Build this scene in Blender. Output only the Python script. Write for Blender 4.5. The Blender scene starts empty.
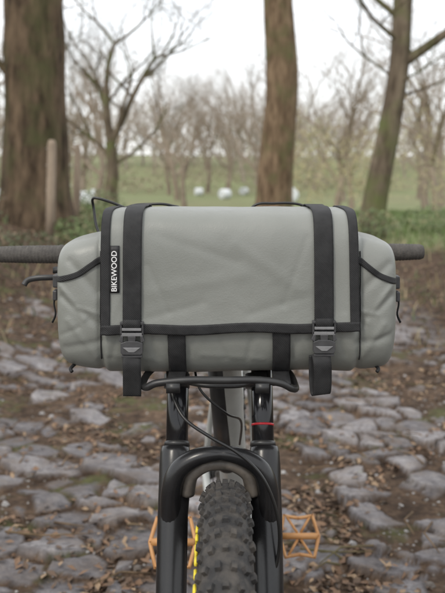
import bpy, math, random
import numpy as np
from mathutils import Vector, noise, Matrix
random.seed(7); rng=np.random.RandomState(5)
scene=bpy.context.scene
R=math.radians
# ---------------------------------------------------------------- helpers
class MB:
    def __init__(s): s.v=[]; s.f=[]; s.m=[]
    def add(s,v,f,mi=0):
        o=len(s.v); s.v.extend([tuple(p) for p in v]); s.f.extend([tuple(i+o for i in q) for q in f]); s.m.extend([mi]*len(f))
    def obj(s,name,mats,parent=None,smooth=True,bevel=0,solid=0,subsurf=0):
        me=bpy.data.meshes.new(name); me.from_pydata(s.v,[],s.f); me.update()
        if not isinstance(mats,(list,tuple)): mats=[mats]
        for m in mats: me.materials.append(m)
        me.polygons.foreach_set('material_index',s.m)
        me.polygons.foreach_set('use_smooth',[smooth]*len(s.f))
        ob=bpy.data.objects.new(name,me); scene.collection.objects.link(ob)
        if parent: ob.parent=parent
        if solid:
            md=ob.modifiers.new('solid','SOLIDIFY'); md.thickness=solid; md.offset=-1
        if bevel:
            md=ob.modifiers.new('bev','BEVEL'); md.width=bevel; md.segments=2; md.limit_method='ANGLE'
        if subsurf:
            md=ob.modifiers.new('sub','SUBSURF'); md.levels=subsurf; md.render_levels=subsurf
        return ob
def empty(name,loc=(0,0,0)):
    e=bpy.data.objects.new(name,None); e.empty_display_size=.1; scene.collection.objects.link(e); return e
def tube(pts,rad,sides=8,closed=False,caps=True,flat=None,up=None):
    pts=[Vector(p) for p in pts]; n=len(pts)
    if not hasattr(rad,'__len__'): rad=[rad]*n
    V=[];F=[]; prev=None
    for i in range(n):
        if closed: t=pts[(i+1)%n]-pts[i-1]
        else: t=pts[min(i+1,n-1)]-pts[max(i-1,0)]
        t.normalize()
        if up is not None:
            a=Vector(up); a=(a-t*a.dot(t)).normalized()
        elif prev is None:
            a=Vector((0,0,1)) if abs(t.z)<.9 else Vector((1,0,0)); a=(a-t*a.dot(t)).normalized()
        else: a=(prev-t*prev.dot(t)).normalized()
        prev=a; b=t.cross(a)
        for k in range(sides):
            an=2*math.pi*k/sides
            V.append(pts[i]+rad[i]*(a*math.cos(an)*(flat or 1)+b*math.sin(an)))
    m=n if closed else n-1
    for i in range(m):
        j=(i+1)%n
        for k in range(sides):
            l=(k+1)%sides; F.append((i*sides+k,i*sides+l,j*sides+l,j*sides+k))
    if caps and not closed:
        F.append(tuple(reversed(range(sides)))); F.append(tuple((n-1)*sides+k for k in range(sides)))
    return V,F
def smoothpath(P,k=6):
    P=[Vector(p) for p in P]; out=[]
    for i in range(len(P)-1):
        p0=P[max(i-1,0)];p1=P[i];p2=P[i+1];p3=P[min(i+2,len(P)-1)]
        for j in range(k):
            t=j/k; out.append(.5*((2*p1)+(p2-p0)*t+(2*p0-5*p1+4*p2-p3)*t*t+(3*p1-p0-3*p2+p3)*t**3))
    out.append(P[-1]); return out
def box(cx,cy,cz,sx,sy,sz,M=None,taper=1):
    V=[]
    for z in(-1,1):
        for y in(-1,1):
            for x in(-1,1):
                k=taper if z>0 else 1
                V.append(Vector((x*sx/2*k,y*sy/2*k,z*sz/2)))
    if M is not None: V=[M@v for v in V]
    V=[v+Vector((cx,cy,cz)) for v in V]
    return V,[(0,2,3,1),(4,5,7,6),(0,1,5,4),(2,6,7,3),(0,4,6,2),(1,3,7,5)]
def prism(poly,y0,y1):
    n=len(poly); V=[(x,y0,z) for x,z in poly]+[(x,y1,z) for x,z in poly]
    F=[tuple(range(n)),tuple(reversed(range(n,2*n)))]+[(i,n+i,n+(i+1)%n,(i+1)%n) for i in range(n)]
    return V,F
def sstep(a,b,x):
    t=min(1,max(0,(x-a)/(b-a))); return t*t*(3-2*t)
def grid(fn,us,vs):
    V=[fn(u,v) for u in us for v in vs]; n=len(vs)
    F=[(i*n+j,(i+1)*n+j,(i+1)*n+j+1,i*n+j+1) for i in range(len(us)-1) for j in range(n-1)]
    return V,F
# ---------------------------------------------------------------- materials
def mat(name,col,rough=.6,col2=None,nscale=20,bump=0,bscale=200,metal=0,spec=.5,detail=4,stretch=(1,1,1),sheen=0,contrast=(.35,.65),bdist=.002):
    m=bpy.data.materials.new(name); m.use_nodes=True; nt=m.node_tree; N=nt.nodes; L=nt.links
    b=N['Principled BSDF']; b.inputs['Roughness'].default_value=rough; b.inputs['Metallic'].default_value=metal
    b.inputs['Specular IOR Level'].default_value=spec
    b.inputs['Base Color'].default_value=(*col,1)
    tc=N.new('ShaderNodeTexCoord'); mp=N.new('ShaderNodeMapping'); mp.inputs['Scale'].default_value=stretch
    L.new(tc.outputs['Object'],mp.inputs['Vector'])
    if col2 is not None:
        n=N.new('ShaderNodeTexNoise'); n.inputs['Scale'].default_value=nscale; n.inputs['Detail'].default_value=detail; n.inputs['Roughness'].default_value=.6
        L.new(mp.outputs[0],n.inputs['Vector'])
        r=N.new('ShaderNodeValToRGB'); r.color_ramp.elements[0].position=contrast[0]; r.color_ramp.elements[1].position=contrast[1]
        r.color_ramp.elements[0].color=(*col,1); r.color_ramp.elements[1].color=(*col2,1)
        L.new(n.outputs['Fac'],r.inputs['Fac']); L.new(r.outputs[0],b.inputs['Base Color'])
    if bump:
        n2=N.new('ShaderNodeTexNoise'); n2.inputs['Scale'].default_value=bscale; n2.inputs['Detail'].default_value=4
        L.new(mp.outputs[0],n2.inputs['Vector'])
        bp=N.new('ShaderNodeBump'); bp.inputs['Strength'].default_value=bump; bp.inputs['Distance'].default_value=bdist
        L.new(n2.outputs['Fac'],bp.inputs['Height']); L.new(bp.outputs[0],b.inputs['Normal'])
    return m
def tarp():
    m=mat('grey_tarpaulin',(.192,.200,.183),.45,(.222,.229,.212),7,spec=.5,contrast=(.3,.7))
    nt=m.node_tree;N=nt.nodes;L=nt.links;b=N['Principled BSDF']
    tc=N.new('ShaderNodeTexCoord')
    n0=N.new('ShaderNodeTexNoise');n0.inputs['Scale'].default_value=480;n0.inputs['Detail'].default_value=2;L.new(tc.outputs['Object'],n0.inputs['Vector'])
    b1=N.new('ShaderNodeBump');b1.inputs['Strength'].default_value=.34;b1.inputs['Distance'].default_value=.0008;L.new(n0.outputs['Fac'],b1.inputs['Height'])
    nd=N.new('ShaderNodeTexNoise');nd.inputs['Scale'].default_value=9;L.new(tc.outputs['Object'],nd.inputs['Vector'])
    mxv=N.new('ShaderNodeMix');mxv.data_type='VECTOR';mxv.inputs[0].default_value=.12;L.new(tc.outputs['Object'],mxv.inputs[4]);L.new(nd.outputs['Color'],mxv.inputs[5])
    vo=N.new('ShaderNodeTexVoronoi');vo.inputs['Scale'].default_value=26;L.new(mxv.outputs[1],vo.inputs['Vector'])
    b2=N.new('ShaderNodeBump');b2.inputs['Strength'].default_value=.11;b2.inputs['Distance'].default_value=.004;L.new(vo.outputs['Distance'],b2.inputs['Height'])
    n=N.new('ShaderNodeTexNoise');n.inputs['Scale'].default_value=15;n.inputs['Detail'].default_value=3;n.inputs['Distortion'].default_value=1.5
    L.new(tc.outputs['Object'],n.inputs['Vector'])
    b3=N.new('ShaderNodeBump');b3.inputs['Strength'].default_value=.16;b3.inputs['Distance'].default_value=.004;L.new(n.outputs['Fac'],b3.inputs['Height'])
    L.new(b1.outputs[0],b2.inputs['Normal']);L.new(b2.outputs[0],b3.inputs['Normal']);L.new(b3.outputs[0],b.inputs['Normal'])
    n3=N.new('ShaderNodeTexNoise');n3.inputs['Scale'].default_value=60;L.new(tc.outputs['Object'],n3.inputs['Vector'])
    mr=N.new('ShaderNodeMapRange');mr.inputs['To Min'].default_value=.33;mr.inputs['To Max'].default_value=.5;L.new(n3.outputs['Fac'],mr.inputs['Value']);L.new(mr.outputs[0],b.inputs['Roughness'])
    return m
M_tarp=tarp()
def webbing():
    m=mat('black_webbing',(.014,.014,.015),.65,(.024,.024,.025),60,spec=.35)
    nt=m.node_tree;N=nt.nodes;L=nt.links
    tc=N.new('ShaderNodeTexCoord');w=N.new('ShaderNodeTexWave');w.bands_direction='DIAGONAL';w.inputs['Scale'].default_value=210
    L.new(tc.outputs['Object'],w.inputs['Vector'])
    b=N.new('ShaderNodeBump');b.inputs['Strength'].default_value=.34;b.inputs['Distance'].default_value=.001;L.new(w.outputs['Fac'],b.inputs['Height']);L.new(b.outputs[0],N['Principled BSDF'].inputs['Normal'])
    return m
M_web=webbing()
M_plastic=mat('buckle_plastic',(.04,.04,.042),.38,(.055,.055,.058),80,bump=.1,bscale=300)
M_plasticG_hilite=mat('buckle_grey_and_highlight',(.16,.16,.165),.35,(.2,.2,.205),60,bump=.1,bscale=300)  # lighter grey buckle parts, also used for the painted highlight wedge
M_rubber=mat('tyre_rubber',(.020,.019,.019),.75,(.075,.065,.055),45,bump=.4,bscale=350,contrast=(.4,.75))
M_grip=mat('grip_rubber',(.055,.05,.046),.8,(.085,.078,.07),90,bump=.6,bscale=500)
M_gloss=mat('fork_gloss_black',(.009,.009,.010),.27,(.018,.018,.019),12,spec=.46,bump=.03,bscale=400)
M_stan=mat('stanchion_black',(.014,.014,.016),.14,metal=.2,spec=.5)
M_satin=mat('satin_black_metal',(.016,.016,.017),.4,(.028,.028,.028),30)
M_alu=mat('brushed_aluminium',(.55,.55,.56),.35,(.65,.65,.66),40,metal=.8)
M_frame=mat('frame_paint',(.34,.35,.335),.25,(.42,.43,.41),10)
M_crown=mat('dusty_crown',(.075,.066,.057),.5,(.15,.13,.11),40)
M_red=mat('red_anodised',(.5,.02,.03),.3)
M_yel=mat('yellow_print',(.70,.56,.03),.5)
M_white=mat('white_print',(.75,.75,.75),.6)
M_label=mat('label_black',(.012,.012,.013),.55)
M_tan=mat('tan_pedal',(.42,.20,.07),.45,(.5,.26,.10),40)
M_cable=mat('cable_black',(.012,.012,.012),.35)
# ---------------------------------------------------------------- BAG
bag=empty('handlebar_bag')
YC,ZC=1.365,.992
XC,HW=.006,.261
XL0,XR0=-.1775,.199
NT,NBT=5.5,3.5
def dims(x):
    t=(x-XC)/HW; e=max(0,1-abs(t)**42)**.40
    d=max(XL0-x, x-XR0-.002,-.01); q=sstep(-.004,.008,d); far=max(0,d)/.07
    bt=.122-.030*q-.016*min(1,far)*q
    a=.095-.004*q+.003*math.sin(min(1,far)*math.pi)-.008*min(1,far)*q
    bb=.124-.003*q-.008*min(1,far)**2
    sag=.0015*math.sin((x+.18)*17)
    return a*e,bt*e,(bb+sag)*e,q
def sp(c,n): return math.copysign(abs(c)**(2/n),c)
FOLDS=[(-.178,.945,-.240,.990,.006,-.0030),(-.178,.925,-.236,.912,.006,-.0020),(-.243,1.005,-.205,.960,.005,.0024),(-.228,1.045,-.188,.998,.007,-.0024),(-.188,.900,-.230,.955,.006,.0017),(-.18,.965,-.215,.975,.0035,.0012),(-.245,.93,-.215,.945,.004,-.0012),
 (.200,.945,.252,.992,.006,-.0030),(.200,.922,.250,.930,.006,-.0020),(.253,1.008,.215,.955,.005,.0024),(.248,1.040,.206,1.000,.007,-.0024),(.205,.898,.240,.950,.006,.0017),(.201,.97,.23,.965,.0035,.0012),(.26,.94,.23,.925,.004,-.0012),
 (-.110,.940,-.098,.900,.005,-.0016),(-.090,.935,-.070,.905,.004,.0010),(-.045,.938,-.050,.905,.005,-.0012),(-.010,.935,.004,.900,.006,-.0012),(.045,.938,.038,.900,.005,-.0015),(.112,.938,.104,.900,.005,-.0016),(.120,.93,.135,.90,.004,.0009),(-.155,.940,-.165,.900,.005,-.0013),(.172,.94,.182,.905,.005,-.0013),(-.03,.905,.06,.898,.005,.0009),(-.17,.905,-.10,.898,.005,.0009),
 (-.10,1.085,.02,1.045,.008,-.0009),(.02,1.07,.12,1.00,.009,.0010),(-.105,1.00,.03,1.025,.010,.0009),(-.11,.960,-.03,.985,.007,-.0009),(.04,.965,.125,.995,.007,-.0009),(-.11,1.04,-.08,.97,.005,-.0008),(.125,1.08,.09,.98,.005,-.0008),(.16,1.09,.18,.97,.005,-.0007),(-.15,1.0,-.168,.95,.005,.0006)]
def wr(x,y,z,q,front):
    p=Vector((x,y,z)); fl=.45 if (z>.95 and q<.3) else 1
    w=noise.noise(p*8+Vector((3,1,2)))*.0022*(.7 if fl<1 else .9)+noise.noise(Vector((x*22+z*14,y*9,z*13-x*6)))*.0011*(.4+.9*q+.3*sstep(.95,.91,z))
    if front:
        for (x0,z0,x1,z1,wd,h) in FOLDS:
            dx,dz=x1-x0,z1-z0; t=((x-x0)*dx+(z-z0)*dz)/(dx*dx+dz*dz); tt=min(1,max(0,t))
            dd=(x-x0-tt*dx)**2+(z-z0-tt*dz)**2
            if dd<(3*wd)**2: w+=h*math.exp(-dd/(wd*wd))
    return w
def S(x,th,off=0,wk=1):
    a,bt,bb,q=dims(x); c,s=math.cos(th),math.sin(th)
    if s>=0: y=YC-(a+off)*sp(c,NT); z=ZC+(bt+off)*sp(s,NT)
    else: y=YC-(a+off)*sp(c,NBT); z=ZC+(bb+off)*sp(s,NBT)
    w=wr(x,y,z,q,c>0)*wk
    for xe in(XL0-.003,XR0+.004): w-=.004*math.exp(-((x-xe)/.005)**2)
    n=Vector((0,-sp(c,3),sp(s,3)))
    if n.length>0: n.normalize()
    k=min(1,max(a,1e-4)/.03)
    return Vector((x,y,z))+n*w*k
def th_of(x,z):
    a,bt,bb,q=dims(x)
    r=(z-ZC)/(bt if z>=ZC else bb); r=max(-.999,min(.999,r)); n=NT if r>=0 else NBT
    return math.asin(math.copysign(abs(r)**(n/2),r))
def SF(x,z,off): return S(x,th_of(x,z),off)
us=[XC+HW*math.sin(t) for t in np.linspace(-math.pi/2,math.pi/2,280)]
us=sorted(set([round(u,6) for u in us if abs(u-XC)>.18]+[round(XC+u,5) for u in np.linspace(-.18,.18,170)]))
def thetas(n):
    T=np.linspace(0,2*math.pi,4001); 
    P=[]
    for t in T:
        c,s=math.cos(t),math.sin(t); nn=NT if s>=0 else NBT
        P.append((.095*sp(c,nn),(.122)*sp(s,nn)))
    P=np.array(P); d=np.r_[0,np.cumsum(np.hypot(*np.diff(P,axis=0).T))]
    return np.interp(np.linspace(0,d[-1],n,endpoint=False),d,T)
TH=thetas(300); nth=len(TH)
b=MB(); V=[];F=[]
for x in us:
    for t in TH: V.append(S(x,t))
for i in range(len(us)-1):
    for k in range(nth):
        l=(k+1)%nth; F.append((i*nth+k,(i+1)*nth+k,(i+1)*nth+l,i*nth+l))
b.add(V,F); b.obj('bag_body',M_tarp,bag)
ZB=.944
def path_th(x,z_end,n=400,th0=R(150)):
    t1=th_of(x,z_end); T=np.linspace(th0,t1,n); a,bt,bb,q=dims(0.0)
    P=[]
    for t in T:
        c,s=math.cos(t),math.sin(t); nn=NT if s>=0 else NBT
        P.append((a*sp(c,nn),(bt if s>=0 else bb)*sp(s,nn)))
    P=np.array(P); d=np.r_[0,np.cumsum(np.hypot(*np.diff(P,axis=0).T))]; return T,d/d[-1],d[-1]
PT,PD,PLEN=path_th(0,ZB)
def th_s(v): return float(np.interp(v,PD,PT)) if v<=1 else PT[-1]+(v-1)*(PT[-1]-PT[-12])/(PD[-1]-PD[-12])
def xe(v): return (XL0+.0005*v, XR0-.004+.005*v)
def flap_pt(u,v,off=.004):
    l,r=xe(v); x=l+(r-l)*u
    th=th_s(v); a=.0010*noise.noise(Vector((x*18,v*4,7)))
    xx=min(max(x,XL0+.004),XR0-.004)
    p=S(xx,th,off+a+.0015*math.exp(-((v-1)/.05)**2),.85); p.x=x
    if v>.7: p.z+=(v-.7)/.3*(.0014*math.sin(x*40)+.002*(x/.2))
    return p
b=MB(); V,F=grid(lambda u,v:flap_pt(u,v),np.linspace(0,1,170),np.linspace(0,1,190)); b.add(V,F)
b.obj('flap',M_tarp,bag,solid=.002)
b=MB()
w=.0115/(XR0-XL0)
V,F=grid(lambda u,v:flap_pt(u,v,.0062),np.linspace(-.006,w,6),np.linspace(0,1.003,190)); b.add(V,F)
V,F=grid(lambda u,v:flap_pt(u,v,.0062),np.linspace(1-w,1.006,6),np.linspace(0,1.003,190)); b.add(V,F)
V,F=grid(lambda u,v:flap_pt(u,v,.0068),np.linspace(-.006,1.006,170),np.linspace(1-.0115/PLEN,1.006,6)); b.add(V,F)
b.obj('flap_edge_binding',M_web,bag,solid=.0022)
b=MB()
for xs in(XL0-.004,XR0+.006):
    V,F=tube([SF(xs,z,.0015) for z in np.linspace(.895,1.06,30)],.0010,6); b.add(V,F)
b.obj('side_seam_piping',M_web,bag)
M_stitch=mat('stitch_thread',(.06,.06,.062),.6)
def strap(name,xc,hw,lean):
    b=MB()
    def f(u,v):
        th=th_s(v*.985)
        x=xc+lean*v+hw*u
        return S(x,th,.0085+.0004*math.sin(v*37),.8)
    V,F=grid(f,np.linspace(-1,1,9),np.linspace(0,1,190)); b.add(V,F)
    b.obj(name,M_web,bag,solid=.0018)
    t=MB()
    for s in(-1,1):
        v=.35
        while v<.95:
            a=f(s*.80,v)+Vector((0,-.0006,0)); c=f(s*.80,v+.008)+Vector((0,-.0006,0)); V,F=tube([a,c],.00035,4); t.add(V,F); v+=.0125
    t.obj(name+'_stitching',M_stitch,bag)
sx={0:-.132,1:.148}
strap('closure_strap_1',sx[0],.0138,-.001); strap('closure_strap_2',sx[1],.0142,.0015)
t=MB()
for u0 in(w*.78,1-w*.78):
    v=.3
    while v<.97:
        V,F=tube([flap_pt(u0,v,.0068),flap_pt(u0,v+.007,.0068)],.00035,4); t.add(V,F); v+=.011
u=.01
while u<.985:
    V,F=tube([flap_pt(u,1-.009/PLEN,.0074),flap_pt(u+.007,1-.009/PLEN,.0074)],.00035,4); t.add(V,F); u+=.0105
t.obj('binding_stitching',M_stitch,bag)
def buckle(name,xc,zt,sk):
    yb=S(xc,th_of(xc,.93),0).y-.012
    b=MB()
    hw=.0172
    def P(l,y0,y1,mi=0):
        V,F=prism([(xc+x+sk*(z),zt+z) for x,z in l],yb+y0,yb+y1); b.add(V,F,mi)
    P([(-hw,0),(hw,0),(hw,-.004),(-hw,-.004)],-.005,.004)
    P([(-hw,-.004),(-hw+.003,-.004),(-hw+.003,-.020),(-hw,-.020)],-.004,.004)
    P([(hw-.003,-.004),(hw,-.004),(hw,-.020),(hw-.003,-.020)],-.004,.004)
    P([(-hw+.003,-.0085),(hw-.003,-.0085),(hw-.003,-.0125),(-hw+.003,-.0125)],-.007,.002,1)
    P([(-hw,-.016),(hw,-.016),(hw-.001,-.021),(-hw+.001,-.021)],-.004,.004,1)
    P([(-.006,-.021),(.006,-.021),(.0045,-.034),(-.0045,-.034)],-.0045,.003)
    P([(-hw+.001,-.021),(-hw+.005,-.021),(-hw+.004,-.031),(-hw-.002,-.028)],-.004,.003)
    P([(hw-.005,-.021),(hw-.001,-.021),(hw+.002,-.028),(hw-.004,-.031)],-.004,.003)
    P([(-hw+.001,-.031),(-.008,-.028),(.008,-.028),(hw-.001,-.031),(hw-.001,-.045),(hw-.004,-.048),(-hw+.004,-.048),(-hw+.001,-.045)],-.0052,.004)
    P([(-hw+.004,-.037),(hw-.004,-.037),(.004,-.044),(-.004,-.044)],-.0064,-.005,1)  # pale wedge: a highlight painted on as lighter plastic
    P([(-hw+.002,-.049),(hw-.002,-.049),(hw-.002,-.0525),(-hw+.002,-.0525)],-.003,.005)
    b.obj(name,[M_plastic,M_plasticG_hilite],bag,smooth=False,bevel=.0009)
    t=MB()
    tx=xc+(-.0005 if xc<0 else -.005)
    pr=smoothpath([(0,yb+.002,zt-.050),(0,yb-.005,zt-.062),(0,yb-.001,zt-.085),(0,yb+.002,zt-.104),(0,yb+.004,zt-.109),(0,yb+.008,zt-.104),(0,yb+.010,zt-.080),(0,yb+.008,zt-.052)],6)
    V,F=grid(lambda u,i:(tx+u*.0132+(.003*math.sin(i*.12)*(1 if xc>0 else .3)),pr[int(i)].y+.0015*u,pr[int(i)].z+.0012*u*(1 if xc>0 else -.5)),np.linspace(-1,1,7),range(len(pr))); t.add(V,F)
    V,F=grid(lambda u,v:(xc+u*.0128,yb-.0035-.0018*math.sin(v*math.pi),zt-.001-.012*v+.004),np.linspace(-1,1,5),np.linspace(0,1,8)); t.add(V,F)
    t.obj(name.replace('buckle','strap_tail'),M_web,bag,solid=.0017)
buckle('side_release_buckle_1',sx[0]-.001,.957,0); buckle('side_release_buckle_2',sx[1]+.001,.959,.0)
b=MB()
for xa in(-.068,.087):
    V,F=grid(lambda u,v:SF(xa+u*.0132+.001*v,.948-.072*v,.0035),np.linspace(-1,1,7),np.linspace(0,1,30)); b.add(V,F)
    V,F=grid(lambda u,v:(xa+u*.0128,1.30-.045*math.sin(v*math.pi),.876-.018*v),np.linspace(-1,1,5),np.linspace(0,1,14)); b.add(V,F)
b.obj('rack_tabs',M_web,bag,solid=.0018)
def ribbon(P,hw,off,name,solid=.0016,k=8):
    b=MB(); pts=smoothpath([(x,0,z) for x,z in P],k); n=len(pts); V=[]
    for i,p in enumerate(pts):
        t=(pts[min(i+1,n-1)]-pts[max(i-1,0)]).normalized(); nn=Vector((-t.z,0,t.x))
        for u in(-1,-.5,0,.5,1):
            q=p+nn*u*hw; V.append(SF(max(XC-HW+.003,min(XC+HW-.003,q.x)),q.z,off))
    F=[(i*5+j,(i+1)*5+j,(i+1)*5+j+1,i*5+j+1) for i in range(n-1) for j in range(4)]
    b.add(V,F); return b.obj(name,M_web,bag,solid=solid)
ribbon([(-.178,1.049),(-.196,1.036),(-.220,1.022),(-.2515,1.014)],.0042,.003,'compression_strap_1')
ribbon([(.201,1.048),(.214,1.036),(.236,1.021),(.2640,1.011)],.0042,.003,'compression_strap_2')
b=MB()
for s,x0,z0 in((-1,-.2580,1.008),(1,.2700,1.006)):
    V,F=box(x0,1.335,z0,.009,.022,.020); b.add(V,F)
    V,F=box(x0+s*.001,1.332,z0-.022,.007,.018,.016); b.add(V,F)
b.obj('side_clips',M_plastic,bag,smooth=False,bevel=.002)
b=MB()
for s,x0,z0 in((-1,-.2590,.985),(1,.2710,.985)):
    pts=smoothpath([(x0,1.33,z0),(x0+s*.002,1.328,z0-.012),(x0-s*.001,1.325,z0-.028),(x0+s*.003,1.32,z0-.04)],6)
    V,F=tube(pts,.0045,6,flat=.3); b.add(V,F)
for s,x0 in((-1,-.230),(1,.236)):
    pts=smoothpath([(x0-s*.006,1.32,.884),(x0+s*.001,1.305,.878),(x0-s*.002,1.30,.874)],6)
    V,F=tube(pts,.0028,6); b.add(V,F)
b.obj('strap_ends_and_loops',M_web,bag)
b=MB(); V,F=grid(lambda u,v:SF(-.159+u*.0072,1.031+v*.0325,.0085),np.linspace(-1,1,4),np.linspace(-1,1,12)); b.add(V,F)
lab=b.obj('woven_label',M_label,bag,solid=.001)
cu=bpy.data.curves.new('label_text','FONT'); cu.body='BIKEWOOD'; cu.size=.0112; cu.extrude=.0002; cu.align_x='CENTER'; cu.align_y='CENTER'; cu.offset=.0001
lt=bpy.data.objects.new('label_text',cu); scene.collection.objects.link(lt); cu.materials.append(M_white)
yl=min(SF(-.159+dx_,z,.0085).y for z in(1.0,1.01,1.02,1.03,1.04,1.05,1.06) for dx_ in(-.006,0,.006)); lt.location=(-.159,yl-.0008,1.031)
ex=Vector((0,0,1)); ey=Vector((-1,0,0)); ez=ex.cross(ey)
lt.rotation_euler=Matrix((ex,ey,ez)).transposed().to_euler(); lt.parent=bag
# ---------------------------------------------------------------- BIKE
bike=empty('mountain_bike')
FX=-.004; HS=.067
yl_=lambda z:1.17+(z-.372)*.43
AX=(0.004,1.14,.372)
RM=.334; rm=.0345; nA=120
def tyre(cen,name,nB=20):
    b=MB();V=[];F=[]
    for i in range(nA):
        A=2*math.pi*i/nA
        for k in range(nB):
            B=2*math.pi*k/nB; r=RM+rm*math.cos(B); V.append((cen[0]+rm*math.sin(B),cen[1]+r*math.cos(A),cen[2]+r*math.sin(A)))
    for i in range(nA):
        for k in range(nB):
            j=(i+1)%nA;l=(k+1)%nB; F.append((i*nB+k,j*nB+k,j*nB+l,i*nB+l))
    b.add(V,F); b.obj(name,M_rubber,bike)
def knobs(cen,name,cnt=84):
    b=MB()
    for i in range(cnt):
        A=2*math.pi*i/cnt
        if i%2==0: rows=[(-.27,.0085,.013,0),(.27,.0085,.013,0),(-1.12,.009,.012,.1),(1.12,.009,.012,-.1),(-.72,.008,.010,.3),(.72,.008,.010,-.3)]
        else: rows=[(-.50,.0075,.011,.2),(.50,.0075,.011,-.2),(0,.0095,.009,0),(-1.02,.007,.011,0),(1.02,.007,.011,0)]
        for (B,wx,wt,tw) in rows:
            B+=random.uniform(-.01,.01)
            r=RM+(rm+.0012)*math.cos(B); x=(rm+.0012)*math.sin(B)
            rad=Vector((0,math.cos(A),math.sin(A))); tan=Vector((0,-math.sin(A),math.cos(A))); X=Vector((1,0,0))
            up=(rad*math.cos(B)+X*math.sin(B)).normalized(); sx_=(X*math.cos(B)-rad*math.sin(B)).normalized()
            sx2=sx_*math.cos(tw)+tan*math.sin(tw); t2=tan*math.cos(tw)-sx_*math.sin(tw)
            M=Matrix((sx2,t2,up)).transposed()
            c=Vector((cen[0],cen[1],cen[2]))+rad*r+X*x
            V,F=box(c.x,c.y,c.z,wx,wt,.0085,M,.8); b.add(V,F)
    return b.obj(name,M_rubber,bike,smooth=False,bevel=.0006)
tyre(AX,'front_tyre_carcass'); knobs(AX,'front_tyre_knobs')
b=MB()
for c0 in(R(86),R(266)):
    for i in range(8):
        A=c0-i*.066
        strokes=[[(-.020,0),(.020,0)],[(-.020,0),(0,.5),(.020,0)],[(-.020,0),(-.020,1),(.020,1)],[(-.020,0),(.020,1)],[(.0,0),(.0,1)]]
        for st_ in random.sample(strokes,2):
            pts=[]
            for (d,q) in st_:
                B=1.36+.30*q; r=RM+(rm+.0012)*math.cos(B); pts.append((AX[0]-(rm+.0030)*math.sin(B),AX[1]-r*math.cos(A+d),AX[2]+r*math.sin(A+d)))
            V,F=tube(pts,.0022,5); b.add(V,F)
b.obj('tyre_sidewall_print',M_yel,bike)
def wheel(cen,nm):
    b=MB(); pts=[(cen[0],cen[1]+.300*math.cos(t),cen[2]+.300*math.sin(t)) for t in np.linspace(0,2*math.pi,72,endpoint=False)]
    V,F=tube(pts,.015,8,closed=True,up=(1,0,0)); b.add(V,F)
    V,F=tube([(cen[0]-.055,cen[1],cen[2]),(cen[0]-.03,cen[1],cen[2]),(cen[0]+.03,cen[1],cen[2]),(cen[0]+.055,cen[1],cen[2])],[.03,.018,.018,.026],16); b.add(V,F)
    for i in range(28):
        A=2*math.pi*i/28; s=1 if i%2 else -1; A2=A+.6*(1 if i%4<2 else -1)
        V,F=tube([(cen[0]+s*.028,cen[1]+.025*math.cos(A2),cen[2]+.025*math.sin(A2)),(cen[0],cen[1]+.295*math.cos(A),cen[2]+.295*math.sin(A))],.001,4); b.add(V,F)
    pts=[(cen[0]-.045,cen[1]+.085*math.cos(t),cen[2]+.085*math.sin(t)) for t in np.linspace(0,2*math.pi,40,endpoint=False)]
    V,F=tube(pts,.008,6,closed=True,up=(1,0,0),flat=.12); b.add(V,F)
    return b.obj(nm,M_satin,bike)
wheel(AX,'front_wheel')
RX=(.02,2.32,.372)
wheel(RX,'rear_wheel'); tyre(RX,'rear_tyre',12); knobs(RX,'rear_tyre_knobs')
for s,nm in((-1,'1'),(1,'2')):
    x=FX+s*HS
    b=MB(); zs=[.345,.36,.40,.55,.66,.70,.725,.742,.750,.7505]; rr=[.012,.018,.0215,.0225,.023,.0245,.0245,.0235,.0215,.0185]
    V,F=tube([(x+s*.004*(1 if z<.7 else .5),yl_(z),z) for z in zs],rr,28); b.add(V,F)
    V,F=tube([(x,yl_(.352)-.03,.372),(x+s*.02,yl_(.352)-.03,.372)],.014,16); b.add(V,F)
    V,F=box(x,yl_(.372)-.015,.372,.022,.05,.045); b.add(V,F)
    b.obj('fork_lower_leg_'+nm,M_gloss,bike)
    b=MB(); V,F=tube([(x,yl_(z),z) for z in(.70,.90)],.0172,28); b.add(V,F); b.obj('fork_stanchion_'+nm,M_stan,bike)
    b=MB(); V,F=tube([(x,yl_(z),z) for z in(.7505,.756,.7575)],[.0205,.0195,.0175],24); b.add(V,F); b.obj('fork_wiper_seal_'+nm,M_satin,bike)
b=MB(); V,F=tube([(FX+HS,yl_(z),z) for z in(.7785,.7815)],.0179,24); b.add(V,F); b.obj('travel_o_ring',M_red,bike)
b=MB()
P=[(-.071,1.290,.600),(-.0735,1.283,.660),(-.0720,1.281,.702),(-.061,1.279,.732),(-.034,1.276,.751),(0,1.275,.757),(.034,1.276,.751),(.061,1.279,.732),(.0720,1.281,.702),(.0735,1.283,.660),(.071,1.290,.600)]
pts=smoothpath([(FX+x,y+.004,z) for x,y,z in P],6); n=len(pts)
rad=[.0095+.0070*abs(math.cos(math.pi*i/(n-1)))**.6 for i in range(n)]
V,F=tube(pts,rad,16,up=(0,-1,0),flat=1.15); b.add(V,F)
b.obj('fork_arch',M_gloss,bike)
b=MB()
pts=smoothpath([(FX+x,1.300,z) for x,z in((-.050,.690),(-.044,.718),(-.024,.734),(0,.738),(.024,.734),(.044,.718),(.050,.690))],6)
V,F=tube(pts,.012,12,up=(0,-1,0),flat=1.6); b.add(V,F); b.obj('fork_arch_web',M_crown,bike)
b=MB()
V,F=tube([(FX+x,yl_(.885),.885+.018*(1-(x/.085)**2)) for x in np.linspace(-.085,.085,15)],[.016]+[.021]*13+[.016],16,flat=1.1); b.add(V,F)
b.obj('fork_crown',M_satin,bike)
b=MB(); V,F=tube([(FX,yl_(z)+.012,z) for z in(.905,.925,1.0,1.02)],[.029,.025,.024,.026],24); b.add(V,F); b.obj('head_tube',M_frame,bike)
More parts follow.
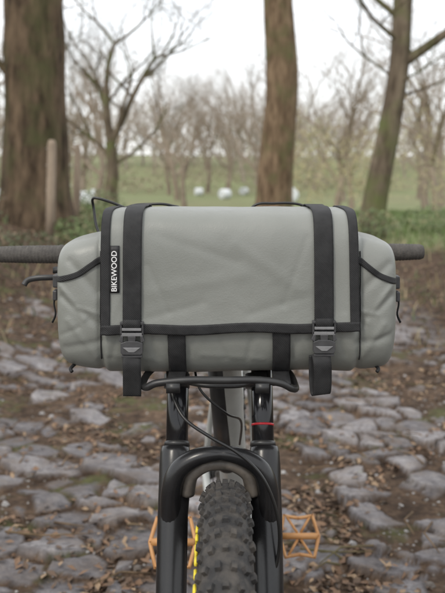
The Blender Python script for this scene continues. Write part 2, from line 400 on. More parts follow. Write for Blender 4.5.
b=MB(); V,F=tube([(FX,yl_(1.03)+.012,1.02),(FX,yl_(1.05)+.012,1.06)],.02,16); b.add(V,F)
V,F=tube([(FX,1.475,1.045),(FX,1.45,1.038)],.019,16); b.add(V,F); b.obj('stem',M_satin,bike)
def bar_pt(x):
    c=-.0225; t=(x-c); return (x,1.470+.045*max(0,abs(t)-.05)/.32,1.036-.003*max(0,abs(t)-.05)/.32+.006*t)
b=MB(); xs=np.linspace(-.400,.350,40)
V,F=tube([bar_pt(x) for x in xs],[.0111 if abs(x+.02)>.08 else .0159 for x in xs],16); b.add(V,F); b.obj('handlebar',M_satin,bike)
for a0,a1,nm in((-.415,-.275,'1'),(.353,.225,'2')):
    b=MB(); n=90; pts=[];rr=[]
    for i in range(n):
        t=i/(n-1); pts.append(bar_pt(a0+(a1-a0)*t))
        base=.0130+.0024*t+.0008*math.sin(t*math.pi)+(.001 if t>.93 else 0); rr.append(base+(.0006 if i%4<2 else 0) if 1<i<n-2 else base*.93)
    V,F=tube(pts,rr,24); b.add(V,F); b.obj('grip_'+nm,M_grip,bike)
for s,nm in((-1,'1'),(1,'2')):
    b=MB(); c=-.0225
    X=lambda d:c+s*d
    V,F=tube([(X(.225),1.475,1.030),(X(.195),1.462,1.022),(X(.16),1.455,1.022)],[.011,.010,.009],14); b.add(V,F)
    V,F=tube([bar_pt(X(.232)),bar_pt(X(.242))],.0165,18); b.add(V,F)
    if s<0: Pp=[(X(.20),1.455,1.012),(X(.235),1.435,1.002),(X(.262),1.428,1.001),(X(.285),1.428,1.000),(X(.302),1.430,.996),(X(.308),1.428,.988)]
    else: Pp=[(X(.20),1.455,1.014),(X(.235),1.44,1.004),(X(.280),1.435,1.000),(X(.302),1.437,1.001),(X(.312),1.438,.994)]
    V,F=tube(smoothpath(Pp,6),.0050,10,up=(0,-1,0),flat=.7); b.add(V,F)
    V,F=box(X(.250),1.44,1.012,.022,.016,.010); b.add(V,F)
    b.obj('brake_lever_'+nm,M_satin,bike)
b=MB()
def hose(P,r=.0024):
    V,F=tube(smoothpath(P,8),r,8); b.add(V,F)
hose([(-.185,1.46,1.03),(-.215,1.48,1.075),(-.224,1.49,1.115),(-.224,1.48,1.130),(-.213,1.475,1.131),(-.190,1.475,1.124),(-.165,1.48,1.114),(-.13,1.49,1.106),(-.06,1.47,1.08),(-.02,1.42,.97),(-.02,1.36,.90)])
hose([(-.175,1.46,1.03),(-.18,1.49,1.10),(-.160,1.49,1.117),(-.125,1.48,1.121),(-.09,1.48,1.119),(-.06,1.50,1.10),(.0,1.50,1.0),(.01,1.46,.93)])
hose([(.16,1.46,1.03),(.17,1.48,1.09),(.14,1.50,1.118),(.09,1.49,1.122),(.05,1.49,1.114),(.02,1.50,1.05)])
hose([(-.095,1.36,.900),(-.083,1.31,.868),(-.073,1.285,.838),(-.055,1.265,.812),(-.018,1.252,.79),(.022,1.248,.768),(.054,1.248,.738),(.074,1.250,.698),(.083,1.250,.655),(.080,1.25,.61),(.062,1.245,.555),(.050,1.24,.45),(.055,1.20,.40)],.0026)
hose([(-.045,1.36,.88),(-.035,1.33,.84),(.005,1.34,.80),(.03,1.40,.77),(.03,1.5,.70)],.002)
b.obj('brake_hoses_and_cables',M_cable,bike)
b=MB()
P=[(-.052,1.40,.880),(-.105,1.34,.872),(-.119,1.285,.862),(-.112,1.262,.860),(-.095,1.255,.868),(-.05,1.252,.873),(0,1.251,.873),(.05,1.252,.873),(.085,1.255,.868),(.103,1.262,.858),(.109,1.285,.856),(.098,1.34,.868),(.045,1.40,.880)]
V,F=tube(smoothpath(P,6),.0055,12); b.add(V,F)
for x in(-.072,.058):
    V,F=tube(smoothpath([(x,1.253,.869),(x,1.30,.862),(x+(-.002),1.345,.850),(x-.0,1.36,.842)],5),.0052,10); b.add(V,F)
    V,F=box(x,1.2515,.862,.020,.010,.014); b.add(V,F)
    V,F=tube([(x-.001,yl_(z)+0,z) for z in(.832,.852)],.0205,20); b.add(V,F)
V,F=tube(smoothpath([(-.072,1.30,.862),(-.03,1.275,.860),(0,1.27,.860),(.03,1.275,.860),(.058,1.30,.862)],5),.0038,8); b.add(V,F)
b.obj('front_rack',M_satin,bike)
BB=(.035,1.905,.36)
b=MB()
V,F=tube([(FX+.002,1.425,.925),(.004,1.47,.865),(.02,1.68,.61),(.033,1.885,.37)],[.026,.027,.027,.03],24); b.add(V,F)
V,F=tube([(FX,1.455,1.0),(.02,1.80,.88),(.03,2.06,.80)],[.021,.019,.016],20); b.add(V,F)
V,F=tube([BB,(.03,2.06,.80)],.017,18); b.add(V,F)
for s in(-1,1):
    V,F=tube(smoothpath([(.03+s*.02,1.93,.36),(.025+s*.05,2.05,.365),(.02+s*.068,2.32,.372)]),.011,10); b.add(V,F)
    V,F=tube(smoothpath([(.03+s*.012,2.05,.77),(.025+s*.045,2.15,.62),(.02+s*.068,2.32,.372)]),.008,10); b.add(V,F)
b.obj('frame',M_frame,bike)
b=MB(); V,F=tube([(.0045-.010,1.4755-.004,.858-.004),(.0195-.010,1.675-.004,.612-.004)],[.0215,.0215],24); b.add(V,F); b.obj('down_tube_guard',M_satin,bike)
b=MB(); V,F=tube([(.03,2.05,.78),(.032,2.10,.94)],.0145,16); b.add(V,F); b.obj('seatpost',M_satin,bike)
b=MB(); V=[];F=[]
n=24
for i in range(n):
    t=i/(n-1); y=1.93+.27*t; w_=.018+.055*sstep(.35,.95,t)
    for k in range(12):
        A=2*math.pi*k/12; V.append((.032+w_*math.cos(A)*(1 if 0<i<n-1 else .5),y,.965+.018*math.sin(A)*(1 if 0<i<n-1 else .5)+.012*(t-.5)**2*4))
for i in range(n-1):
    for k in range(12):
        l=(k+1)%12; F.append((i*12+k,(i+1)*12+k,(i+1)*12+l,i*12+l))
F.append(tuple(range(12)));F.append(tuple(reversed(range((n-1)*12,n*12))))
b.add(V,F); b.obj('saddle',M_satin,bike)
b=MB(); V,F=tube([(-.03,1.905,.36),(.10,1.905,.36)],.015,14); b.add(V,F)
pl=(-.101,1.75,.42); pr_=(.184,2.06,.30)
V,F=tube([(-.035,1.905,.36),(-.05,1.75,.42)],[.016,.013],12); b.add(V,F)
V,F=tube([(.105,1.905,.36),(.13,2.06,.30)],[.016,.013],12); b.add(V,F)
V,F=tube([(.085,1.905+.065*math.cos(t),.36+.065*math.sin(t)) for t in np.linspace(0,2*math.pi,40,endpoint=False)],.006,6,closed=True,up=(1,0,0),flat=.3); b.add(V,F)
b.obj('crankset',M_satin,bike)
def pedal(c,nm,side):
    b=MB(); M=Matrix.Rotation(R(55),3,'X')
    def T(x,y,z=0): return Vector(c)+M@Vector((x,y,z))
    out=[(-.047,0),(-.040,.026),(-.034,.048),(-.022,.044),(0,.041),(.022,.044),(.034,.048),(.040,.026),(.047,0),(.040,-.026),(.034,-.048),(.022,-.044),(0,-.041),(-.022,-.044),(-.034,-.048),(-.040,-.026)]
    V,F=tube([T(x,y) for x,y in out],.0042,8,closed=True); b.add(V,F)
    V,F=tube([T(-.045,0),T(.045,0)],.0075,12); b.add(V,F)
    for y0 in(-1,1):
        V,F=tube([T(-.028,.044*y0),T(-.004,.008*y0)],.0032,8); b.add(V,F)
        V,F=tube([T(.028,.044*y0),T(.004,.008*y0)],.0032,8); b.add(V,F)
    for x,y in out[::2]+[(-.034,.048),(.034,.048),(-.034,-.048),(.034,-.048)]:
        V,F=tube([T(x,y,-.008),T(x,y,.008)],.0014,6); b.add(V,F)
    b.obj(nm,M_tan,bike)
    b=MB(); V,F=tube([T(-side*.042,0),T(-side*.06,0)],.006,8); b.add(V,F); b.obj(nm+'_axle',M_satin,bike)
pedal(pl,'pedal_1',-1); pedal(pr_,'pedal_2',1)
# ---------------------------------------------------------------- TERRAIN
def pathc(y): return -.012*max(0,y-9)**1.6*.55 if y>9 else 0
def fbm(x,y,s,o=4): 
    return noise.fractal(Vector((x*s,y*s,3.3)),.6,2.0,o)
def terrain(x,y,rocks=True):
    pc=pathc(min(y,30)); dx=x-pc
    nearf=1-sstep(14,26,y)
    edge=.12*noise.noise(Vector((x*.8,y*.8,1)))+.05*noise.noise(Vector((x*3,y*3,5)))
    L=sstep(1.15,2.7,-dx+edge)*.52; Rr=sstep(1.3,3.2,dx+edge)*.30
    h=(L+Rr)*nearf
    h+= .04*fbm(x,y,.9)*(.3+.7*sstep(.9,1.6,abs(dx)))
    h+= -1.15*sstep(18,55,y)
    h+= 5.2*sstep(75,190,y)+3*sstep(190,420,y)
    h+= 2.0*noise.noise(Vector((x*.012,y*.012,2)))*sstep(60,120,y)
    st=0;cr=0
    if rocks and y<16 and abs(dx)<2.0 and y>-6:
        k=sstep(1.85,1.35,abs(dx+edge*2))
        n1=noise.noise(Vector((x*20,y*20,0))); n2=noise.noise(Vector((x*20,y*20,9)))
        wx=x+.05*noise.noise(Vector((x*5,y*5,0)))+.007*n1; wy=y+.05*noise.noise(Vector((x*5,y*5,9)))+.007*n2
        fx,fy=6.0,5.4
        # chebychev-ish mix gives angular, slab-like outlines
        d,p=noise.voronoi(Vector((wx*fx,wy*fy,0)))
        e=d[1]-d[0]; cell=noise.cell(p[0]*13.7); cx,cy=p[0].x/fx,p[0].y/fy
        d2,p2=noise.voronoi(Vector((wx*15,wy*12,4))); e2=d2[1]-d2[0]; c2=noise.cell(p2[0]*9.1)
        m=noise.noise(Vector((cx*1.1+7,cy*.7,2)))+.16*math.exp(-((abs(dx)-.65)/.4)**2)+.40*(cell-.5)+.15
        m2=noise.noise(Vector((x*6,y*6,8))); m3=noise.noise(Vector((x*18,y*18,3)))
        mask=sstep(-.02,.03,m+.12*m2+.05*m3)*k
        prof=sstep(.04,.085,e+.04*m2+.035*m3)
        crack=sstep(.0,.04,e2+.02*m3) if cell>.7 else 1
        tilt=((wx*fx-p[0].x)*(noise.cell(p[0]*5.1)-.5)+(wy*fy-p[0].y)*(noise.cell(p[0]*7.9)-.5))*.026
        fine=.0035*noise.noise(Vector((x*11,y*11,4)))+.0012*m3
        rub=sstep(.0,.1,m2-.05)*(1-mask*prof)*k
        rk=rub*sstep(.06,.16,e2)*(1 if c2>.55 else 0)
        st=max(mask*sstep(.055,.095,e+.04*m2+.035*m3)*(.45+.55*crack),rk*.8)  # soil tone shows in cracks; their ambient shade is painted in too
        h+=mask*prof*(.012+.011*cell+tilt+fine-.004*(1-crack))+rk*.009+.007*noise.noise(Vector((x*5,y*5,1)))+.0025*noise.noise(Vector((x*25,y*25,1)))*(1-mask*prof)-.007
        cr=cell*.8+c2*.2
    g=sstep(11,19,y+4*noise.noise(Vector((x*.3,y*.3,6))))
    if dx>0: g=max(g,sstep(2.2,3.0,dx+.7*noise.noise(Vector((x*1.1,y*.6,3)))+.12*(y-9))*sstep(5,9,y))
    else: g=max(g,.6*sstep(2.4,4.0,-dx+.8*noise.noise(Vector((x*1.1,y*.6,3)))))
    if abs(dx)<1.0 and y<30: g*=.15
    return h,st,g,cr
def axis(lo,hi,d0,d1,step,gr):
    a=list(np.arange(d0,d1,step)); s=step; v=d1
    while v<hi: a.append(v); s*=gr; v+=s
    a.append(hi); s=step; v=d0-step; pre=[]
    while v>lo: pre.append(v); s*=gr; v-=s
    pre.append(lo); return pre[::-1]+a
XS=axis(-260,260,-1.5,1.7,.010,1.08); YS=axis(-40,520,2.25,5.2,.0105,1.025)
V=[];A1=[];
for y in YS:
    for x in XS:
        h,st,g,cr=terrain(x,y); V.append((x,y,h)); A1.append((st,g,cr,1))
n=len(XS)
F=[(j*n+i,j*n+i+1,(j+1)*n+i+1,(j+1)*n+i) for j in range(len(YS)-1) for i in range(n-1)]
me=bpy.data.meshes.new('ground'); me.from_pydata(V,[],F); me.polygons.foreach_set('use_smooth',[True]*len(F))
at=me.color_attributes.new('masks','FLOAT_COLOR','POINT'); at.data.foreach_set('color',np.array(A1,dtype=np.float32).ravel())
ground=bpy.data.objects.new('ground',me); scene.collection.objects.link(ground)
m=bpy.data.materials.new('ground_mat'); m.use_nodes=True; N=m.node_tree.nodes; L=m.node_tree.links; bs=N['Principled BSDF']; bs.inputs['Roughness'].default_value=.9; bs.inputs['Specular IOR Level'].default_value=.2
tc=N.new('ShaderNodeTexCoord'); at=N.new('ShaderNodeAttribute'); at.attribute_name='masks'; sep=N.new('ShaderNodeSeparateColor'); L.new(at.outputs['Color'],sep.inputs[0])
def nz(s,d=5,r=.6,dist=0):
    q=N.new('ShaderNodeTexNoise'); q.inputs['Scale'].default_value=s; q.inputs['Detail'].default_value=d; q.inputs['Roughness'].default_value=r; q.inputs['Distortion'].default_value=dist; L.new(tc.outputs['Object'],q.inputs['Vector']); return q.outputs['Fac']
def ramp(f,st):
    r=N.new('ShaderNodeValToRGB'); e=r.color_ramp.elements
    while len(e)<len(st): e.new(.5)
    for i,(p,c) in enumerate(st): e[i].position=p; e[i].color=(*c,1)
    L.new(f,r.inputs['Fac']); return r.outputs[0]
def mix(f,a,b2,bt='MIX'):
    q=N.new('ShaderNodeMix'); q.data_type='RGBA'; q.blend_type=bt
    if isinstance(f,float): q.inputs[0].default_value=f
    else: L.new(f,q.inputs[0])
    L.new(a,q.inputs[6]); L.new(b2,q.inputs[7]); return q.outputs[2]
soil=ramp(nz(18,6,.75),[(.3,(.028,.020,.014)),(.48,(.072,.049,.034)),(.6,(.13,.092,.064)),(.75,(.22,.162,.115))])
soil2=ramp(nz(2.2,3),[(.35,(.65,.6,.56)),(.65,(1.25,1.2,1.15))]); soil=mix(1.0,soil,soil2,'MULTIPLY')
moss=ramp(nz(30,4),[(.3,(.05,.055,.02)),(.7,(.11,.12,.045))]); mm=ramp(nz(3.1,5,.65),[(.54,(0,0,0)),(.64,(.8,.8,.8))]); soil=mix(mm,soil,moss)
stone=ramp(nz(24,8,.8,.2),[(.32,(.09,.085,.085)),(.44,(.215,.205,.21)),(.55,(.315,.305,.31)),(.68,(.50,.49,.48))])
cellc=ramp(sep.outputs[2],[(0,(.60,.585,.59)),(1,(1.25,1.23,1.22))]); stone=mix(1.0,stone,cellc,'MULTIPLY')
dirt=ramp(nz(6,7,.72),[(.47,(0,0,0)),(.66,(.75,.75,.75))]); dc=N.new('ShaderNodeRGB'); dc.outputs[0].default_value=(.125,.092,.068,1); stone=mix(dirt,stone,dc.outputs[0])
ms2=ramp(nz(4.3,6,.7),[(.60,(0,0,0)),(.70,(.5,.5,.5))]); stone=mix(ms2,stone,moss)
grass=ramp(nz(1.3,8,.7),[(.3,(.10,.11,.05)),(.5,(.165,.19,.085)),(.7,(.23,.25,.12))])
gr2=ramp(nz(.05,4),[(.35,(.24,.21,.13)),(.6,(.21,.24,.12))]); grass=mix(.5,grass,gr2)
base=mix(sep.outputs[0],soil,stone); base=mix(sep.outputs[1],base,grass)
L.new(base,bs.inputs['Base Color'])
bp=N.new('ShaderNodeBump'); bp.inputs['Strength'].default_value=.9; bp.inputs['Distance'].default_value=.009; L.new(nz(60,6,.8),bp.inputs['Height']); L.new(bp.outputs[0],bs.inputs['Normal'])
me.materials.append(m)
def quadcloud(name,gen,count,mats,smooth=False):
    Vv=[];Ff=[];Mi=[]
    for i in range(count):
        r=gen()
        if r is None: continue
        v,f,mi=r; o=len(Vv); Vv.extend(v); Ff.extend([tuple(k+o for k in q) for q in f]); Mi.extend([mi]*len(f))
    b=MB(); b.v=[tuple(p) for p in Vv]; b.f=Ff; b.m=Mi; return b.obj(name,mats,smooth=smooth)
LM=[mat('dead_leaf_a',(.17,.10,.058),.75),mat('dead_leaf_b',(.10,.063,.040),.75),mat('dead_leaf_c',(.26,.18,.11),.75)]
def leaf():
    y=2.2+11*random.random()**1.5; x=random.uniform(-.62,.62)*y*.6+random.gauss(0,.3)
    h,st,g,cr=terrain(x,y)
    if st>.3 and random.random()<.8: return None
    if noise.noise(Vector((x*2,y*2,5)))<-.15 and abs(x)<1.3: return None
    s=random.uniform(.006,.022); a=random.random()*6.28; t=random.uniform(-.5,.5); u=random.uniform(-.5,.5)
    ex=Vector((math.cos(a),math.sin(a),t))*s; ey=Vector((-math.sin(a),math.cos(a),u))*s*.5
    c=Vector((x,y,h+.003+random.random()*.006))
    return [c-ex,c-ey*.9+ex*.1,c+ex,c+ey+Vector((0,0,s*.3))],[(0,1,2,3)],random.choice([0,0,1,1,2])
quadcloud('leaf_litter',leaf,27000,LM)
PM=[mat('pebble_a',(.22,.21,.205),.9,(.36,.35,.34),30),mat('pebble_b',(.10,.085,.075),.9,(.16,.14,.12),30)]
def peb():
    y=2.2+5*random.random()**1.5; x=random.uniform(-1,1)*.36*y
    h,st,g,cr=terrain(x,y)
    if st>.3: return None
    s=random.uniform(.003,.008)*(2.4 if random.random()<.06 else 1); c=Vector((x,y,h+s*.1))
    v=[]; 
    for k in range(6):
        A=k*math.pi/3; v.append(c+Vector((math.cos(A)*s*random.uniform(.6,1.3),math.sin(A)*s*random.uniform(.6,1.3),0)))
    t=[p+(c-p)*.4+Vector((0,0,s*random.uniform(.4,.7))) for p in v]
    return v+t,[(k,(k+1)%6,6+(k+1)%6,6+k) for k in range(6)]+[(6,7,8,9,10,11)],random.choice([0,1,1])
quadcloud('gravel',peb,3000,PM)
GM=[mat('grass_green',(.12,.17,.055),.7),mat('grass_straw',(.26,.21,.12),.7),mat('grass_dark',(.075,.10,.038),.7)]
def blade():
    y=3.5+20*random.random()**1.3; x=random.uniform(-1,1)*(.5*y+.6)
    h,st,g,cr=terrain(x,y,False); dx=x-pathc(y)
    if abs(dx)<1.35: return None
    if random.random()>.12+g*1.2: return None
    l=random.uniform(.05,.15); a=random.random()*6.28; le=Vector((math.cos(a),math.sin(a),0))*l*random.uniform(.2,.9)
    w=Vector((-math.sin(a),math.cos(a),0))*.004*(1+y*.12)
    c=Vector((x,y,h-.005)); mi=0 if random.random()<g*1.0 else random.choice([1,1,2])
    return [c-w,c+w,c+w*.7+le*.4+Vector((0,0,l*.7)),c-w*.7+le*.4+Vector((0,0,l*.7)),c+le+Vector((0,0,l))],[(0,1,2,3),(3,2,4)],mi
quadcloud('verge_grass',blade,40000,GM)
# ---------------------------------------------------------------- TREES
def bark(name,c1,c2,moss=None,mlo=.45,mhi=.62):
    m=mat(name,c1,.9,c2,9,bump=.9,bscale=14,stretch=(1,1,.25),spec=.15,bdist=.03)
    if moss:
        nt=m.node_tree;N=nt.nodes;L=nt.links; tc=N.new('ShaderNodeTexCoord'); n=N.new('ShaderNodeTexNoise'); n.inputs['Scale'].default_value=2.2; n.inputs['Detail'].default_value=6; L.new(tc.outputs['Object'],n.inputs['Vector'])
        r=N.new('ShaderNodeValToRGB'); r.color_ramp.elements[0].position=mlo; r.color_ramp.elements[1].position=mhi; L.new(n.outputs['Fac'],r.inputs['Fac'])
        mx=N.new('ShaderNodeMix'); mx.data_type='RGBA'; b=N['Principled BSDF']; src=b.inputs['Base Color'].links[0].from_socket
        L.new(r.outputs[0],mx.inputs[0]); L.new(src,mx.inputs[6]); mx.inputs[7].default_value=(*moss,1); L.new(mx.outputs[2],b.inputs['Base Color'])
    return m
M_bk1=bark('bark_dark',(.03,.021,.014),(.14,.10,.066),(.07,.07,.033),.5,.7)
M_bk2=bark('bark_brown',(.08,.053,.033),(.22,.155,.10),(.11,.105,.05),.5,.7)
M_bk3=bark('bark_grey',(.07,.053,.038),(.18,.145,.105),(.11,.12,.05),.48,.68)
M_far_haze=mat('bark_far_hazed',(.28,.23,.19),.9,(.36,.31,.26),2)  # bark paled: distance haze is put into the base colour
M_bud=[mat('bud_yellow',(.38,.34,.18),.7),mat('bud_green',(.26,.28,.14),.7),mat('leaf_brown',(.30,.23,.15),.7)]
def grow(b,p,d,r,L,lvl,rnd,maxl,up=.08,buds=None,sides=None):
    n=max(3,int(5-lvl*.5)); pts=[p]; rr=[r]; q=p.copy(); dd=d.copy()
    for i in range(n):
        dd=(dd+Vector((rnd.gauss(0,1),rnd.gauss(0,1),rnd.gauss(0,.7)))*.13*(1+.35*lvl)+Vector((0,0,up))).normalized()
        q=q+dd*L/n; pts.append(q.copy()); rr.append(r*(1-.55*(i+1)/n))
    s=sides or (8 if lvl<=1 else 5 if lvl==2 else 3)
    V,F=tube(pts,rr,s,caps=False); b.add(V,F)
    if lvl>=maxl:
        if buds is not None: buds.extend([pts[-1],pts[-2]])
        return
    k=rnd.choice([3,4,4,5]) if lvl>0 else 6
    for j in range(k):
        t=rnd.uniform(.3,1) if j>1 else 1.0
        idx=min(n-1,int(t*n)); f=t*n-idx; pp=pts[idx].lerp(pts[min(idx+1,n)],f if idx<n else 0)
        axis_=Vector((rnd.gauss(0,1),rnd.gauss(0,1),rnd.gauss(0,.6)+.25)).normalized()
        nd=(dd*.75+axis_*rnd.uniform(.55,.95)).normalized()
        grow(b,pp,nd,rr[idx]*rnd.uniform(.45,.72),L*rnd.uniform(.55,.8),lvl+1,rnd,maxl,up,buds,sides)
def trunk(b,pts,rad,seed,amp=.06,sides=40,k=14):
    P=smoothpath(pts,k); n=len(P); rads=[]
    m_=len(rad)-1
    for i in range(n):
        t=i/(n-1)*m_; a=int(min(t,m_-1)); rads.append(rad[a]+(rad[a+1]-rad[a])*(t-a))
    V,F=tube(P,rads,sides,up=(0,1,0))
    for i in range(n):
        for kk in range(sides):
            v=V[i*sides+kk]; c=P[i]; dr=(v-c); A=math.atan2(dr.y,dr.x)
            w=amp*(noise.noise(Vector((math.cos(A)*2.2,math.sin(A)*2.2,v.z*.9+seed)))+.5*noise.noise(Vector((math.cos(A)*7,math.sin(A)*7,v.z*1.6+seed))))
            w+=.25*math.exp(-(i/n)*40)*max(0,math.cos(A*5+seed))
            V[i*sides+kk]=c+dr*(1+w*1.6)
    b.add(V,F); return P,rads
def hz(x,y): return terrain(x,y,False)[0]
def maketree(name,pts,rad,mt,seed,limbs,maxl=4):
    rnd=random.Random(seed); b=MB(); P,rr=trunk(b,pts,rad,seed)
    for (t,d,L,rf) in limbs:
        i=int(t*(len(P)-1)); grow(b,P[i],Vector(d).normalized(),rr[i]*rf,L,1,rnd,maxl)
    return b.obj(name,mt)
x,y=-2.36,11; z=hz(x,y)
maketree('oak_tree',[(x-.03,y,z-.3),(x-.04,y,z+.5),(x-.03,y,z+1.5),(x-.08,y,z+3),(x-.05,y,z+5),(x+.1,y,z+8),(x,y,z+11)],[.58,.44,.40,.37,.34,.26,.1],M_bk1,3,
  [(.55,(.9,.3,.7),2.8,.35),(.62,(-.6,-.6,.7),2.8,.45),(.7,(.5,-.5,.8),2.6,.5),(.8,(.3,.6,.8),2.6,.6),(.9,(-.6,.3,.9),2,.7),(1,(0,0,1),2,.9),(.36,(-1,-.2,.5),1.6,.14)])
x,y=1.25,20; z=hz(x,y)
maketree('ash_tree',[(x-.08,y,z-.3),(x-.05,y,z+.6),(x+.06,y,z+2),(x+.14,y,z+3.6),(x+.02,y,z+5.5),(x+.1,y,z+8.5),(x,y,z+12)],[.50,.42,.39,.37,.34,.24,.1],M_bk2,11,
  [(.70,(-1,.2,.7),2.6,.4),(.74,(.9,.3,.7),2.8,.35),(.78,(-.6,-.6,.7),2.8,.45),(.82,(.5,-.5,.8),2.6,.5),(.88,(.3,.6,.8),2.6,.6),(1,(0,0,1),2,.9)])
x,y=2.28,13; z=hz(x,y)
maketree('ash_tree',[(x-.08,y,z-.3),(x+.02,y,z+.5),(x+.22,y,z+1.5),(x+.40,y,z+2.6),(x+.46,y,z+3.6),(x+.60,y,z+5),(x+.7,y,z+7.5)],[.25,.185,.165,.15,.14,.11,.05],M_bk3,23,
  [(.50,(.75,-.1,.65),1.9,.55),(.56,(-.7,-.5,.6),1.3,.25),(.62,(-.9,.2,.6),1.6,.35),(.7,(.5,-.5,.8),1.6,.5),(.8,(-.5,.6,.8),1.6,.6),(.44,(.9,.3,.35),1.0,.16),(.47,(-.8,.2,.5),1.3,.14),(.46,(.3,-.5,.3),1.1,.13),(1,(0,0,1),1.5,.9)],4)
x,y=-3.25,25; z=hz(x,y)
maketree('oak_tree',[(x,y,z-.3),(x,y,z+.6),(x+.05,y,z+1.3),(x-.02,y,z+2.1)],[.28,.20,.17,.15],M_bk3,31,
  [(1,(-.25,0,1),3.0,.8),(1,(.55,.1,.9),2.8,.7),(.8,(-.8,.2,.7),2.4,.42),(.72,(.8,-.2,.6),2.2,.32),(.9,(0,-.5,1),2.6,.5)],5)
def variant(seed,h,maxl,buds=None):
    rnd=random.Random(seed); b=MB()
    grow(b,Vector((0,0,-.2)),Vector((0,0,1)),h*.024,h*.45,0,rnd,maxl,.10,buds,3)
    return np.array([tuple(v) for v in b.v]),b.f
VR=[variant(100+i,8,4) for i in range(4)]
def wood(name,places,mt):
    allv=[];allf=[];o=0
    for (x,y,s) in places:
        v,f=random.choice(VR); a=random.random()*6.28; c,sn=math.cos(a),math.sin(a)
        w=v*s; w=np.stack([w[:,0]*c-w[:,1]*sn+x,w[:,0]*sn+w[:,1]*c+y,w[:,2]+hz(x,y)],1)
        allv.append(w); allf.append(np.array([q for q in f if len(q)==4])+o); o+=len(w)
    v=np.concatenate(allv); f=np.concatenate(allf)
    me=bpy.data.meshes.new(name); me.vertices.add(len(v)); me.vertices.foreach_set('co',v.ravel()); me.loops.add(f.size); me.loops.foreach_set('vertex_index',f.ravel())
    me.polygons.add(len(f)); me.polygons.foreach_set('loop_start',np.arange(0,f.size,4)); me.polygons.foreach_set('loop_total',np.full(len(f),4)); me.update(); me.validate()
    me.materials.append(mt); ob=bpy.data.objects.new(name,me); scene.collection.objects.link(ob)
wood('distant_woodland',[(random.uniform(-70,75),random.uniform(88,150),random.uniform(.9,1.7)) for _ in range(100)],M_far_haze)
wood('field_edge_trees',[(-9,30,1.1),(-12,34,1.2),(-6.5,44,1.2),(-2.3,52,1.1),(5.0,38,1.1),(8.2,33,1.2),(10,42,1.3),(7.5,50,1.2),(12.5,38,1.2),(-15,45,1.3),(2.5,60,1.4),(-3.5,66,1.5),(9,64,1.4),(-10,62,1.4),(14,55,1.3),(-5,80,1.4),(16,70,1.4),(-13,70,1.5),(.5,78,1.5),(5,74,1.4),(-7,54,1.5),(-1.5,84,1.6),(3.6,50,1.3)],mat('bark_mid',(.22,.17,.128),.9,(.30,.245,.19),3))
def shrub(name,blobs,count,size,mats,elong=.6):
    def g():
        x0,y0,rx,rz,h0=random.choice(blobs); 
        while True:
            u=Vector((random.uniform(-1,1),random.uniform(-1,1),random.uniform(-1,1)))
            if u.length<1: break
        cl=noise.noise(Vector((u.x*3+x0,u.y*3,u.z*3)))
        if cl<-.08: return None
        c=Vector((x0+u.x*rx,y0+u.y*rx,hz(x0,y0)+h0+rz+u.z*rz)); s=size*random.uniform(.5,1.3)
        e=Vector((random.gauss(0,1),random.gauss(0,1),random.gauss(0,1))).normalized()*s; f=e.orthogonal().normalized()*s*elong
        return [c-e,c-f,c+e,c+f],[(0,1,2,3)],random.choice(range(len(mats))) if cl<.2 else 0
    return quadcloud(name,g,count,mats)
hb=[(x,random.uniform(76,92),random.uniform(2,3.5),random.uniform(.8,2.2),0) for x in np.linspace(-45,50,42)]
shrub('hedgerow',hb,24000,.13,[mat('hedge_a',(.23,.20,.13),.8),mat('hedge_b',(.28,.25,.155),.8),mat('hedge_c',(.26,.22,.16),.8)])
tb=[(random.uniform(-60,65),random.uniform(105,150),random.uniform(2.5,5),random.uniform(2.5,5.2),0) for _ in range(95)]
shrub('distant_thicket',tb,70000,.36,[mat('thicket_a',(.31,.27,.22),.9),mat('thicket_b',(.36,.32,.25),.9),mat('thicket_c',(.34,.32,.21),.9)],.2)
sb=[(2.9,27,.7,1.3,.2),(3.6,29,.9,1.6,.2),(4.3,26,.6,1.1,.1),(5.3,32,1.2,1.6,0),(7.2,27,1.0,1.0,0),(6.0,20,.5,.35,0),(2.3,31,.6,1.3,.6),(-5.5,28,.8,.9,0),(6.4,30,1.2,2.2,.4),(2.7,33,.9,1.9,.6)]
shrub('willow_shrubs',sb,13000,.045,M_bud)
ub=[(-2.3,7.6,.5,.18,-.05),(-2.9,8.6,.6,.22,-.05),(-2.1,9.2,.4,.14,-.05),(-3.3,10.5,.7,.3,-.05),(-3.0,12.5,.7,.3,0)]
shrub('bramble_undergrowth',ub,4500,.022,[mat('bramble_a',(.07,.08,.035),.6),mat('bramble_b',(.15,.10,.065),.7),mat('bramble_c',(.11,.08,.055),.7)])
iv=[(2.6,7.9,.4,.12,-.05),(3.0,9.3,.5,.16,-.05),(2.2,12.4,.35,.24,0),(3.0,12.0,.5,.20,0),(-1.8,10.3,.35,.2,0),(-1.7,12.5,.5,.25,0),(-2.2,14.5,.6,.25,0),(3.5,11,.5,.2,0)]
shrub('ivy_undergrowth',iv,7500,.028,[mat('ivy_a',(.095,.13,.045),.6),mat('ivy_b',(.14,.18,.07),.6),mat('ivy_c',(.20,.18,.09),.6)])
M_post=mat('weathered_post',(.20,.155,.115),.9,(.32,.255,.19),12,bump=.6,bscale=30,stretch=(1,1,.2))
fe=empty('wire_fence'); b=MB(); pp=[(-2.05,10.2),(-2.15,12.6),(-3.2,15.2),(-4.4,18.0),(-5.6,21)]
for i,(x,y) in enumerate(pp):
    z=hz(x,y); V,F=tube([(x,y,z-.2),(x+.01,y,z+.6),(x+.02,y,z+1.15),(x+.02,y,z+1.2)],[.06,.056,.052,.035],10); b.add(V,F)
b.obj('fence_posts',M_post,fe)
b=MB()
for hh in(.3,.6,.9,1.1):
    V,F=tube([(x-.055,y,hz(x,y)+hh) for x,y in pp],.003,4); b.add(V,F)
b.obj('fence_wires',M_alu,fe)
M_bale=mat('bale_wrap',(.58,.61,.64),.5,(.70,.72,.74),3)
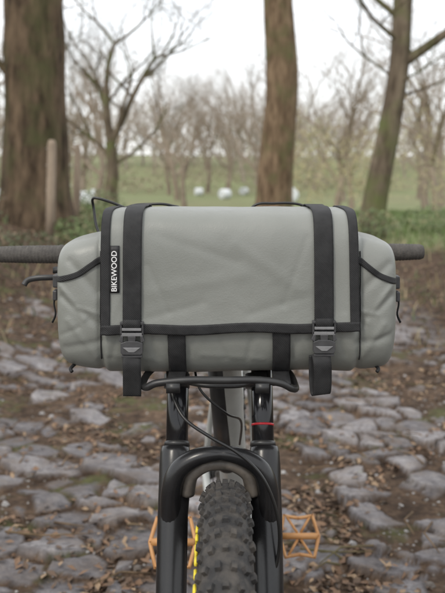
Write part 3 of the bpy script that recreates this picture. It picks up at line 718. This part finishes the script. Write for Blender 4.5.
for i,(x,d,r) in enumerate([(-8.5,52,.52),(-2.15,78,.36),(.19,70,.42),(2.0,80,.36),(4.75,60,.56),(-13.4,52,.6),(-9.9,66,.42)]):
    z=hz(x,d); b=MB(); a=.35*i; ax=Vector((math.cos(a),math.sin(a),0)); c=Vector((x,d,z+r*.97))
    V,F=tube([c+ax*t*r for t in(-.95,-.90,-.8,0,.8,.90,.95)],[r*.7,r*.93,r,r*1.01,r,r*.93,r*.7],24); b.add(V,F); b.obj('hay_bale',M_bale)
b=MB()
for i in range(140):
    y=2.4+7*random.random(); x=random.uniform(-.35,.35)*y; a=random.random()*6.28; l=random.uniform(.05,.3); z=hz(x,y)+.015
    p=[Vector((x,y,z)),Vector((x+math.cos(a)*l*.5,y+math.sin(a)*l*.5,z+.01)),Vector((x+math.cos(a+.3)*l,y+math.sin(a+.3)*l,z+.004))]
    V,F=tube(p,[.004,.003,.0015],5); b.add(V,F)
b.obj('fallen_twigs',M_bk2)
# ---------------------------------------------------------------- WORLD / LIGHT
EL,RO=R(42),R(215)
w=bpy.data.worlds.new('World'); scene.world=w; w.use_nodes=True; N=w.node_tree.nodes; L=w.node_tree.links
bg=N['Background']; sk=N.new('ShaderNodeTexSky'); sk.sky_type='NISHITA'; sk.sun_disc=False; sk.sun_elevation=EL; sk.sun_rotation=RO
tc=N.new('ShaderNodeTexCoord'); nn=N.new('ShaderNodeTexNoise'); nn.inputs['Scale'].default_value=2.5; nn.inputs['Detail'].default_value=5; L.new(tc.outputs['Generated'],nn.inputs['Vector'])
mr=N.new('ShaderNodeMapRange'); mr.inputs['From Min'].default_value=.3; mr.inputs['From Max'].default_value=.7; mr.inputs['To Min'].default_value=.75; mr.inputs['To Max'].default_value=.95; L.new(nn.outputs['Fac'],mr.inputs['Value'])
mx=N.new('ShaderNodeMix'); mx.data_type='RGBA'; L.new(mr.outputs[0],mx.inputs[0]); L.new(sk.outputs[0],mx.inputs[6]); mx.inputs[7].default_value=(10.6,10.7,10.8,1)
L.new(mx.outputs[2],bg.inputs['Color']); bg.inputs['Strength'].default_value=.15
sd=bpy.data.lights.new('sun','SUN'); sd.energy=1.5; sd.angle=R(12); sd.color=(1,.93,.82); so=bpy.data.objects.new('sun',sd); scene.collection.objects.link(so)
dirv=Vector((math.sin(RO)*math.cos(EL),math.cos(RO)*math.cos(EL),math.sin(EL))); so.rotation_euler=dirv.to_track_quat('Z','Y').to_euler()
scene.view_settings.view_transform='Standard'; scene.view_settings.look='None'; scene.view_settings.exposure=0
# ---------------------------------------------------------------- CAMERA
cd=bpy.data.cameras.new('camera'); cam=bpy.data.objects.new('camera',cd); scene.collection.objects.link(cam); scene.camera=cam
cam.location=(0,0,1.18); cam.rotation_euler=(R(90),0,0)
cd.sensor_fit='VERTICAL'; cd.sensor_height=17.3; cd.sensor_width=13; cd.lens=25; cd.shift_y=-.2133; cd.clip_end=2000; cd.clip_start=.05
cd.dof.use_dof=True; cd.dof.focus_distance=1.27; cd.dof.aperture_fstop=3.2
